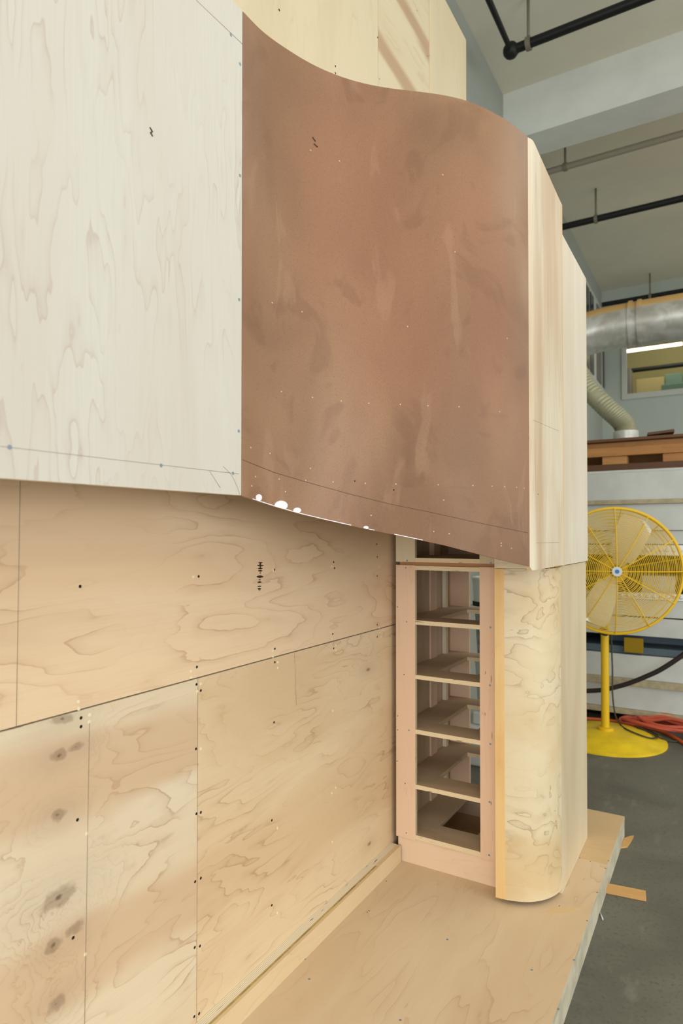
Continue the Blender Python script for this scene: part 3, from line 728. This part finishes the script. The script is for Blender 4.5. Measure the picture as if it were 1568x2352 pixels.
zpa = pix(10, 1098.6, 'x', XA).z; zpb = pix(550, 1137.4, 'x', XA).z
ypa = pix(10, 1098.6, 'x', XA).y; ypb = pix(550, 1137.4, 'x', XA).y
sl = (zpb-zpa)/(ypb-ypa)
yp1 = YA-0.0015
bm = bmesh.new(); fs = add_box(bm, XA-0.018, XA, YL, yp1, 0, 1)
for v in bm.verts:
    v.co.z = ZO if v.co.z > 0.5 else zpa+sl*(v.co.y-ypa)
fs[4].material_index = 1; fs[3].material_index = 1
up = mk('overhead_panel', bm, [M_PALE, M_EDGE_X], None)
tag(up, 'pale upright-grain plywood panel at the upper left, above the wall', 'panel')
def onup(px, py): return pix(px, py, 'x', XA)
for p in [(22, 1027), (370, 1069), (535, 1087), (530, 80), (551, 147), (551, 403), (549, 688), (548, 990)]: dot('screw', D_SCREW, onup(*p), up)
E2 = Vector((0.0003, 0, 0))
line_on('pencil_line', [onup(0, 1024.8)+E2, onup(548, 1088.4)+E2], M_PENCIL, up, 0.0005)
line_on('pencil_line', [onup(450, 0)+E2, onup(556, 101)+E2], M_PENCIL, up, 0.0005)
line_on('pencil_line', spline([onup(512, 1071)+E2, onup(530, 1090)+E2, onup(543, 1115)+E2, onup(550, 1136)+E2], 5), M_PENCIL, up, 0.0005)
line_on('pencil_line', [onup(481, 1082)+E2, onup(505, 1120)+E2], M_PENCIL, up, 0.0005)
bm = bmesh.new(); c = onup(347, 302)
add_tube(bm, [c+Vector((-0.0006, -0.004, 0.007)), c+Vector((0.0, 0.003, 0.001)), c+Vector((0, -0.002, -0.004)), c+Vector((-0.0006, 0.004, -0.009))], 0.0022, 6)
mk('knot_speck', bm, M_BURN, up)
# support cleats tying the panel to the wall
for yc in (-0.6, 0.5):
    box('support_cleat', 0.001, XA-0.0185, yc, yc+0.04, 2.0, 2.09, M_BATTEN, up)

# end panels
ZE0 = (pix(1236, 1307, 'x', XB+0.01).z+pix(1346, 1287.5, 'x', XB).z)/2
yE1 = pix(1285, 900, 'x', XB).y; yE2 = pix(1347, 900, 'x', XB).y
ZE1 = pix(1280, 452, 'x', XB+0.01).z; ZE2 = (pix(1283, 530, 'x', XB).z+pix(1344, 632, 'x', XB).z)/2
bm = bmesh.new()
tp = [Vector((XB+0.0005, YB+0.0015, ZO)), Vector((XB+0.006, YB+0.012, ZO)), Vector((XB+0.011, YB+0.026, ZO)), Vector((XB+0.012, YB+0.04, ZO)), Vector((XB+0.012, YB+0.05, ZO)), Vector((XB+0.012, YB+0.06, ZO)), Vector((XB+0.012, yE1-0.03, ZE1)), Vector((XB+0.012, yE1-0.001, ZE1))]
bt_ = [Vector((p.x, p.y, bot[-1].z if i == 0 else ZE0)) for i, p in enumerate(tp)]
strip_mesh(bm, tp, bt_, 0.02)
ep1 = mk('end_panel', bm, [M_END, M_EDGE_Y]); tag(ep1, 'narrow pale wood end panel joined to the brown fascia edge', 'panel')
ep2 = box('end_panel', XB-0.02, XB, yE1+0.0075, yE2, ZE0-0.004, ZE2, M_PALE2, None, M_EDGE_Y, ('-y', '+y'))
tag(ep2, 'shorter pale wood end panel above the column side', 'panel')
line_on('pencil_line', [pix(1230, 1247, 'x', XB+0.0122), pix(1283, 1245.5, 'x', XB+0.0122)], M_PENCIL, ep1, 0.0006)
line_on('pencil_line', [pix(1225, 965, 'x', XB+0.0122), pix(1283, 990, 'x', XB+0.0122)], M_PENCIL, ep1, 0.0004)
dot('knot_speck', D_SPOT, pix(1235, 1135, 'x', XB+0.012), ep1)
box('corner_strip', XB-0.02, XB+0.0125, yE1-0.001, yE1+0.007, ZE0-0.004, ZE1, M_COLEDGE, ep1)

# ---- shelf cabinet
YF = cab_y
def onF(px, py): return pix(px, py, 'y', YF)
xl = onF(909.5, 1600).x; xs1 = onF(953.5, 1600).x; xs2 = onF(1102, 1600).x; xr = onF(1138.5, 1600).x
YBK = 3.33
SHZ = [onF(953.5, y).z for y in (1299.5, 1424.8, 1550, 1675.7, 1802, 1918)]
SHZ[0] = onF(953.5, 1299.5).z
cb = thing('shelf_cabinet', ((xl+xr)/2, (YF+YBK)/2, ZPL), 'narrow open shelf cabinet with five pigeonholes between wall and column', 'cabinet')
FT = 0.019
zc0 = SHZ[-1]-0.024
ls = box('stile', xl, xs1, YF, YF+FT, zc0, SHZ[0]+0.002, M_FRAME, cb, M_EDGE_X, ('+x',))
rs = box('stile', xs2, xr, YF, YF+FT, zc0, SHZ[0]+0.002, M_FRAME, cb)
def shelf(z, th=0.019, hole=True):
    bm = bmesh.new(); x0, x1, y0, y1 = xl+0.004, xr-0.002, YF+0.0005, YBK
    if hole:
        hx0, hx1, hy0, hy1 = D-1.147, xr-0.13, YF+0.145, YF+0.53
    O = [(x0, y0), (x1, y0), (x1, y1), (x0, y1)]; I = [(hx0, hy0), (hx1, hy0), (hx1, hy1), (hx0, hy1)]
    ot = [bm.verts.new((x, y, z)) for x, y in O]; it_ = [bm.verts.new((x, y, z)) for x, y in I]
    ob = [bm.verts.new((x, y, z-th)) for x, y in O]; ib = [bm.verts.new((x, y, z-th)) for x, y in I]
    for k in range(4):
        j = (k+1) % 4
        bm.faces.new((ot[k], ot[j], it_[j], it_[k])); bm.faces.new((ob[j], ob[k], ib[k], ib[j]))
        bm.faces.new((ot[j], ot[k], ob[k], ob[j])).material_index = 1
        bm.faces.new((it_[k], it_[j], ib[j], ib[k])).material_index = 1
    # the front edge runs between the stiles only
    return mk('shelf', bm, [M_SHELF, M_EDGE_Z], cb)
for z in SHZ:
    shelf(z)
# shelves butt the stiles: set stile faces a hair proud
for o in (ls, rs): o.location.y -= 0.001
box('toe_kick', xl+0.004, xr-0.001, YF+0.012, YF+0.03, ZPL, SHZ[-1]-0.02, M_FRAMEH, cb)
box('toe_kick', xl+0.004, xr-0.001, YBK-0.03, YBK-0.012, ZPL, SHZ[-1]-0.02, M_FRAMEH, cb)
xb1 = pix(1077, 1500, 'y', YBK).x
box('back_stile', xl, xb1, YBK, YBK+FT, zc0, SHZ[0], M_FRAME, cb)
box('back_stile', xr-(xb1-xl), xr, YBK, YBK+FT, zc0, SHZ[0], M_FRAME, cb)
for k in range(5):
    za, zb_ = SHZ[k+1], SHZ[k]-0.019
    box('side_cleat', xl+0.002, xl+0.012, 3.05, 3.13, za, zb_, M_FRAME, cb)
    box('side_cleat', xl+0.002, xl+0.024, 3.225, 3.255, za, zb_, M_EDGE_X, cb)
    box('side_panel', xl-0.003, xl+0.003, YF+FT, YBK, za, zb_, M_SIDE, cb)
    box('side_panel', xr-0.008, xr-0.002, YF+FT, YBK, za, zb_, M_SIDE, cb)
for (px, py) in [(932, 1304), (913, 1394), (934, 1428), (928, 1549), (913, 1676+0), (913, 1644), (939, 1677), (912, 1748), (930, 1799), (933, 1913)]:
    dot('screw', D_SPOT, onF(px, py)-Vector((0, 0.0011, 0)), ls, (0, -1, 0))
for (px, py) in [(1126, 1441), (1125, 1574), (1126, 1709), (1124, 1842), (1123, 1964)]:
    dot('screw', D_SCREW, onF(px, py)-Vector((0, 0.0011, 0)), rs, (0, -1, 0))
M_STREAK = plain('mineral_streak_brown', (166, 118, 78), 0.7, 0.2)
for (px, py, l) in [(1127, 1560, 26), (1114, 1545, 12), (1129, 1690, 24), (1113, 1640, 10), (1127, 1845, 12)]:
    tube('mineral_streak', [onF(px, py-l/2), onF(px+1, py)-Vector((0, 0.0012, 0)), onF(px, py+l/2)], [0.0005, 0.0018, 0.0005], M_STREAK, rs, 5)

# spacer and upper cabinet
ZU = onF(953, 1291).z
box_sp = box('spacer_board', xl+0.016, xr-0.003, YF+0.008, YBK, SHZ[0]+0.0005, ZU-0.0005, M_SPACER, None)
tag(box_sp, 'thin brown spacer board between the lower and upper shelf cabinets', 'board')
uc = thing('upper_cabinet', ((xl+xr)/2, (YF+YBK)/2, ZU), 'open upper cabinet mostly hidden behind the brown fascia', 'cabinet')
us1 = box('stile', xl, xs1, YF-0.001, YF+FT, ZU, 2.7, M_COLSIDE, uc)
us2 = box('stile', xs2, xr, YF-0.001, YF+FT, ZU, 2.7, M_COLSIDE, uc)
box('bottom_shelf', xl+0.004, xr-0.002, YF+0.0005, YBK, ZU, ZU+0.019, M_SHELF, uc, M_EDGE_Z, ('-y',))
box('top_panel', xl+0.004, xr-0.002, YF+FT, YBK, 2.68, 2.7, M_SHELF, uc)
box('side_panel', xl-0.003, xl+0.003, YF+FT, YBK, ZU+0.019, 2.68, M_SIDE, uc)
box('side_panel', xr-0.008, xr-0.002, YF+FT, YBK, ZU+0.019, 2.68, M_SIDE, uc)
box('back_panel', xl+0.003, xr-0.008, YBK-0.012, YBK, ZU+0.019, 2.68, M_SIDE, uc)
box('side_cleat', xl+0.003, xl+0.03, 3.05, 3.13, ZU+0.019, 2.68, M_FRAME, uc)
dot('screw', D_SCREW, onF(934.6, 1287.5)-Vector((0, 0.001, 0)), us1, (0, -1, 0))
dot('screw', D_SCREW, onF(1127, 1293.5)-Vector((0, 0.001, 0)), us2, (0, -1, 0))

# ---- rounded column
ZK = 0.130
CPX = [(1138, 2061), (1160, 2066.5), (1187, 2070.6), (1214, 2072), (1241, 2069), (1262, 2062.6), (1278, 2054), (1290, 2038)]
cp = [pix(x, y, 'z', ZK) for x, y in CPX]
cend = pix(1348.5, 1915, 'z', ZK)
XCO = cend.x
cp = [p for p in cp if p.x < XCO-0.004]
cp.append(Vector((XCO, cp[-1].y+0.05, ZK)))
prof = spline(cp, 8)
ZCT = pix(1138, 1306, 'y', cp[0].y).z
def vstrip(pts, z0, z1, th, name, mats, parent):
    bm = bmesh.new()
    strip_mesh(bm, [Vector((p.x, p.y, z1)) for p in pts], [Vector((p.x, p.y, z0)) for p in pts], th)
    return mk(name, bm, mats, parent)
co = thing('rounded_column', ((cp[0].x+XCO)/2, (cp[0].y+cend.y)/2, ZPL), 'rounded pale maple column with an amber left edge, on the platform', 'column')
es = [p for p in prof if proj((p.x, p.y, 0.8))[0] <= 1160.5]
fr_ = prof[len(es)-1:]
vstrip(es, ZK, ZCT, 0.012, 'amber_strip', [M_COLEDGE, M_EDGE_Z], co)
bp = vstrip(fr_, ZK, ZCT, 0.012, 'bent_panel', [M_COL, M_EDGE_Z], co)
sp_ = vstrip([prof[-1], Vector((XCO, (prof[-1].y+cend.y)/2, ZK)), Vector((XCO, cend.y, ZK))], ZPL+0.001, ZE0-0.008, 0.012, 'side_face', [M_COLSIDE, M_EDGE_Z], co)
box('return_panel', prof[0].x+0.001, prof[0].x+0.012, prof[0].y+0.012, YF-0.003, ZK, ZCT, M_COLEDGE, co)
box('plinth', prof[0].x+0.04, XCO-0.1, prof[0].y+0.14, cend.y-0.02, ZPL, ZK+0.2, M_BATTEN, co)
box('inner_post', prof[0].x+0.03, XCO-0.1, YF+0.05, YF+0.1, ZK+0.2, ZCT-0.02, M_BATTEN, co)
c = pix(1247, 1544, 'y', prof[len(prof)//2].y-0.002)
# column head piece above the joint
hp = [Vector((p.x, p.y, 0)) for p in prof if p.x < XB-0.045]
cu = vstrip(hp, ZCT+0.0015, 2.5, 0.012, 'column_head', [M_COL, M_EDGE_Z], None)
tag(cu, 'upper maple column piece peeking out below the brown fascia', 'column')

# ================================================================== FAN
fb = pix(1390, 1696, 'z', 0.0)
fan = thing('pedestal_fan', fb, 'big yellow pedestal fan standing on the concrete floor', 'fan')
bm = bmesh.new(); add_lathe(bm, [(0.44, 0.0), (0.44, 0.012), (0.425, 0.018), (0.36, 0.022), (0.33, 0.045), (0.18, 0.06), (0.06, 0.07)], fb, 48)
mk('base', bm, M_YELLOWBASE, fan)
bm = bmesh.new(); add_lathe(bm, [(0.058, 0.065), (0.058, 0.09), (0.03, 0.094)], fb, 24); mk('base_collar', bm, M_YELLOW, fan)
Zf = (fb-EYE).dot(FW0)
def atdepth(px, py, z):
    r = ray(px, py); return EYE+r*(z/ r.dot(FW0))
hc = atdepth(1411, 1311, Zf-0.16)
tube('pole', [fb+Vector((0, 0, 0.06)), Vector((fb.x, fb.y, hc.z-0.02))], 0.03, M_YELLOW, fan, 20)
ax = (EYE-hc); ax.z = 0; ax = (ax.normalized()+RIGHT*0.16).normalized()
U = Vector((0, 0, 1)); V = U.cross(ax).normalized()
R = 144*(Zf-0.16)/F
def ringpts(r, d, n=56): return [hc+ax*d+(V*math.cos(2*math.pi*k/n)+U*math.sin(2*math.pi*k/n))*r for k in range(n)]
def fdep(r): return 0.10*(1-(r/R)**3.0)
bm = bmesh.new()
for i in range(34):
    r = 0.055+(R-0.062)*i/33; add_tube(bm, ringpts(r, fdep(r)), 0.0030, 4, True)
mk('front_guard', bm, M_YELLOW, fan)
bm = bmesh.new()
for i in range(16):
    r = 0.09+(R-0.1)*i/15; add_tube(bm, ringpts(r, -0.02-0.10*(1-(r/R)**4)), 0.0028, 4, True)
for k in range(10):
    a = k*math.pi/5+0.2; d = V*math.cos(a)+U*math.sin(a)
    add_tube(bm, [hc+ax*(-0.02-0.10*(1-(r/R)**4))+d*r for r in (0.08, R*0.5, R*0.85, R)], 0.004, 5)
mk('rear_guard', bm, M_YELLOW, fan)
bm = bmesh.new(); add_tube(bm, ringpts(R, -0.008, 72), 0.011, 8, True); mk('guard_rim', bm, M_YELLOW, fan)
for k in range(12):
    a = k*math.pi/6; d = V*math.cos(a)+U*math.sin(a)
    tube('guard_spoke', [hc+ax*(fdep(r)+0.004)+d*r for r in (0.035, R*0.35, R*0.6, R*0.8, R*0.92, R)], 0.0042, M_YELLOW, fan, 6)
tube('hub_cap', [hc+ax*0.085, hc+ax*0.112], 0.036, M_PLASTIC, fan, 24)
tube('hub_badge', [hc+ax*0.112, hc+ax*0.114], 0.016, plain('blue_badge', (40, 110, 180), 0.4, 0.4), fan, 16)
tube('motor', [hc-ax*0.02, hc-ax*0.26], 0.095, M_YELLOW, fan, 24)
for a in (math.radians(247), math.radians(67)):
    d = V*math.cos(a)+U*math.sin(a); e_ = ax.cross(d)
    bm = bmesh.new(); g1 = []; g2 = []
    for (r, wl_, wr_, tw) in [(0.05, 0.035, 0.035, 0.02), (0.09, 0.05, 0.05, 0.03), (0.10, 0.09, 0.075, 0.035), (0.2, 0.105, 0.10, 0.035), (0.32, 0.115, 0.115, 0.035), (R*0.8, 0.11, 0.12, 0.035), (R*0.9, 0.07, 0.10, 0.035)]:
        row = []
        for s in (-1, -0.5, 0, 0.5, 1):
            wd = wl_ if s < 0 else wr_
            row.append(hc+d*r+e_*(s*wd)+ax*(0.02-tw*s))
        g1.append([bm.verts.new(p) for p in row]); g2.append([bm.verts.new(p-ax*0.004) for p in row])
    nr = len(g1)
    for i in range(nr-1):
        for j in range(4):
            bm.faces.new((g1[i][j], g1[i][j+1], g1[i+1][j+1], g1[i+1][j]))
            bm.faces.new((g2[i][j+1], g2[i][j], g2[i+1][j], g2[i+1][j+1]))
        bm.faces.new((g1[i][0], g1[i+1][0], g2[i+1][0], g2[i][0])); bm.faces.new((g1[i+1][4], g1[i][4], g2[i][4], g2[i+1][4]))
    for j in range(4):
        bm.faces.new((g1[0][j+1], g1[0][j], g2[0][j], g2[0][j+1])); bm.faces.new((g1[-1][j], g1[-1][j+1], g2[-1][j+1], g2[-1][j]))
    mk('fan_blade', bm, M_BLADE, fan)
tube('fan_shaft', [hc-ax*0.02, hc+ax*0.06], 0.03, M_BLADE, fan, 16)
box('tilt_bracket', fb.x-0.05, fb.x+0.05, fb.y-0.04, fb.y+0.04, hc.z-0.25, hc.z-0.02, M_YELLOW, fan, bev=0.006)
tube('knob', [Vector((fb.x, fb.y, hc.z-0.49))-ax*0.03+V*-0.02, Vector((fb.x, fb.y, hc.z-0.49))+ax*0.05], 0.028, M_BLACK, fan, 12)
# fan cord: down beside the pole, over the base and onto the floor
cpts = [atdepth(1404, 1450, Zf+0.06), atdepth(1404, 1480, Zf+0.05), atdepth(1406, 1540, Zf), atdepth(1406, 1590, Zf), atdepth(1412, 1640, Zf-0.02)]
def baseh(p):
    d = math.hypot(p.x-fb.x, p.y-fb.y)
    tab = [(0.0, 0.09), (0.06, 0.072), (0.18, 0.06), (0.33, 0.046), (0.38, 0.024), (0.45, 0.018), (0.47, 0.004), (9.0, 0.004)]
    return interp(tab, d)
for (x, y) in [(1424, 1673), (1440, 1687), (1470, 1698), (1494, 1703), (1504, 1699), (1508, 1694), (1490, 1686), (1466, 1679), (1463, 1675), (1480, 1674), (1504, 1685), (1515, 1694), (1540, 1697), (1562, 1696), (1576, 1690)]:
    p = pix(x, y, 'z', 0.03); p.z = baseh(p)+0.008; cpts.append(p)
tube('power_cord', spline(cpts, 6), 0.0065, M_CORD, fan, 6)

# loose cords and hose on the floor
def floorcurve(pts, z=0.012): return spline([pix(x, y, 'z', z) for x, y in pts], 8)
oc = floorcurve([(1330, 1650), (1368, 1652), (1400, 1655), (1430, 1660), (1470, 1667), (1500, 1674), (1525, 1682), (1545, 1692), (1568, 1706), (1600, 1724)], 0.014)
tag(tube('extension_cord', oc, 0.0135, M_ORANGE, None, 8), 'orange cord stretched along the floor behind the fan base', 'cord')
cc = pix(1540, 1672, 'z', 0.03); cc.y -= 0.05; pts = []
for k in range(90):
    a = k*0.42; rr = 0.20+0.07*math.sin(k*0.37)
    pts.append(cc+Vector((rr*1.25*math.cos(a)+0.05*math.sin(k*0.21), rr*0.62*math.sin(a), 0.012+0.0011*k*0.6+0.012*math.sin(k*1.3))))
    pts[-1].z = max(pts[-1].z, 0.014)
tag(tube('cord_coil', spline(pts, 3), 0.0125, M_RED, None, 6), 'tangled coil of red-orange cord at the right edge by the rack', 'cord')
pg = pix(1538, 1657, 'z', 0.06)
tag(tube('plug', [pg+Vector((-0.07, 0, 0.06)), pg+Vector((-0.02, 0, 0.05)), pg+Vector((0.06, -0.01, 0.045))], [0.016, 0.024, 0.02], M_ORANGE, None, 10), 'orange cord plug lying on the red cord coil', 'plug')
tag(tube('black_cable', spline([pg+Vector((-0.09, 0, 0.062)), pix(1518, 1648, 'y', pg.y).lerp(pg, 0.0), pix(1505, 1652, 'y', pg.y), pix(1496, 1664, 'y', pg.y)], 8), 0.007, M_BLACK, None, 6), 'thin black lead looping over the red cord coil', 'cable')
hs = spline([pix(x, y, 'y', 5.72) for x, y in [(1300, 1588), (1345, 1587), (1380, 1585), (1410, 1579), (1445, 1569), (1485, 1553), (1520, 1536), (1568, 1504), (1620, 1460)]], 8)
tag(tube('air_hose', hs, 0.019, M_HOSE, None, 10), 'thick black hose sagging across behind the fan pole', 'hose')
# rack-foot dark sill strip so the lowest gap reads dark, its shade put into the colour
box('gap_shade_plate', rx0, rx1, YR+0.1, YR+0.8, 0.0, 0.02, M_DARK, rk)

# wood scraps on the floor
a = pix(1397, 2036, 'z', 0.02); c = pix(1483, 2053, 'z', 0.02); v = (c-a).normalized(); nrm = Vector((-v.y, v.x, 0))
bm = bmesh.new(); wdt = 0.028
base4 = [a-v*0.03+nrm*wdt, a-v*0.03-nrm*wdt, c-nrm*wdt, c+nrm*wdt]
A = [bm.verts.new((p.x, p.y, 0.001)) for p in base4]; B = [bm.verts.new((p.x, p.y, 0.02)) for p in base4]
bm.faces.new(A); bm.faces.new(B)
for k in range(4): bm.faces.new((A[k], A[(k+1) % 4], B[(k+1) % 4], B[k]))
tag(mk('wood_offcut', bm, M_SCRAP), 'flat yellow wood offcut poking out beside the platform', 'offcut')
bm = bmesh.new(); pl4 = [pix(x, y, 'z', 0.008) for x, y in [(1425, 1946), (1433, 1925), (1447, 1920), (1455, 1919), (1449, 1931), (1440, 1944)]]
A = [bm.verts.new((p.x, p.y, 0.001)) for p in pl4]; B = [bm.verts.new((p.x, p.y, 0.009)) for p in pl4]
bm.faces.new(A); bm.faces.new(B)
for k in range(6): bm.faces.new((A[k], A[(k+1) % 6], B[(k+1) % 6], B[k]))
tag(mk('wood_chip', bm, M_SCRAP), 'small torn wood chip at the far platform corner', 'chip')
tag(tube('nail', [pix(1378, 2097, 'z', 0.004), pix(1384, 2112, 'z', 0.004)], 0.0035, M_SILVER, None, 6), 'tiny bright nail on the dark floor beside the platform', 'nail')

# white pails and boxes seen through the back of the shelf cabinet
YQ = 4.35
def zq(py, px=1090): return pix(px, py, 'y', YQ).z
xq = pix(1083, 1400, 'y', YQ).x
zb1 = zq(1664)
o = box('plastic_tote', xq-0.35, xq+0.45, YQ-0.05, YQ+0.4, 0.0, zb1, M_PLASTIC, None, bev=0.012); tag(o, 'low white tote on the floor seen through the lowest cabinet openings', 'tote')
o = box('plastic_box', pix(1083, 1650, 'y', YQ).x, xq+0.42, YQ+0.0, YQ+0.3, zb1, zq(1634), M_PLASTIC, None, bev=0.014); tag(o, 'white lidded box on the tote seen through the cabinet', 'box')
def pail(cx, cy, z0, r, h, label, label_print=False, foot=False):
    t = thing('pail', (cx, cy, z0), label, 'pail', 'white pails behind the cabinet')
    bm = bmesh.new(); add_lathe(bm, [(r*0.9, 0.015 if foot else 0), (r*0.93, h*0.3), (r, h*0.96)], (cx, cy, z0), 32); mk('body', bm, M_PRINT if label_print else M_PLASTIC, t)
    bm = bmesh.new(); add_lathe(bm, [(r*1.03, h*0.94), (r*1.03, h), (r*0.97, h*1.02), (r*0.8, h*1.02), (r*0.78, h*1.0)], (cx, cy, z0), 32); mk('lid', bm, M_PLASTIC, t)
    if foot:
        bm = bmesh.new(); add_lathe(bm, [(r*0.98, 0.0), (r*0.98, 0.03), (r*0.9, 0.032)], (cx, cy, z0), 32); mk('foot_ring', bm, M_BLACK, t)
    return t
zpa1 = zq(1634)
hp1 = (zq(1394)-0.02-zpa1)/1.02
pail(xq+0.165, YQ+0.17, zpa1, 0.19, hp1/2/1.0, 'lower of two tall white pails seen through the cabinet', False)
pail(xq+0.165, YQ+0.17, zpa1+hp1/2*1.02, 0.19, hp1/2, 'middle white pail with smudged grey label seen through the cabinet', True)
zpl = zpa1+hp1/2*1.02*2
o = box('white_board', xq-0.06, xq+0.4, YQ-0.05, YQ+0.38, zpl, zpl+0.02, M_PLASTIC, None, bev=0.003); tag(o, 'white board under the topmost pail behind the cabinet', 'board')
pail(pix(1083, 1350, 'y', YQ+0.12).x+0.13, YQ+0.15, zpl+0.02, 0.13, zq(1328)-zpl-0.02, 'topmost small white pail with black foot ring behind the cabinet', False, True)
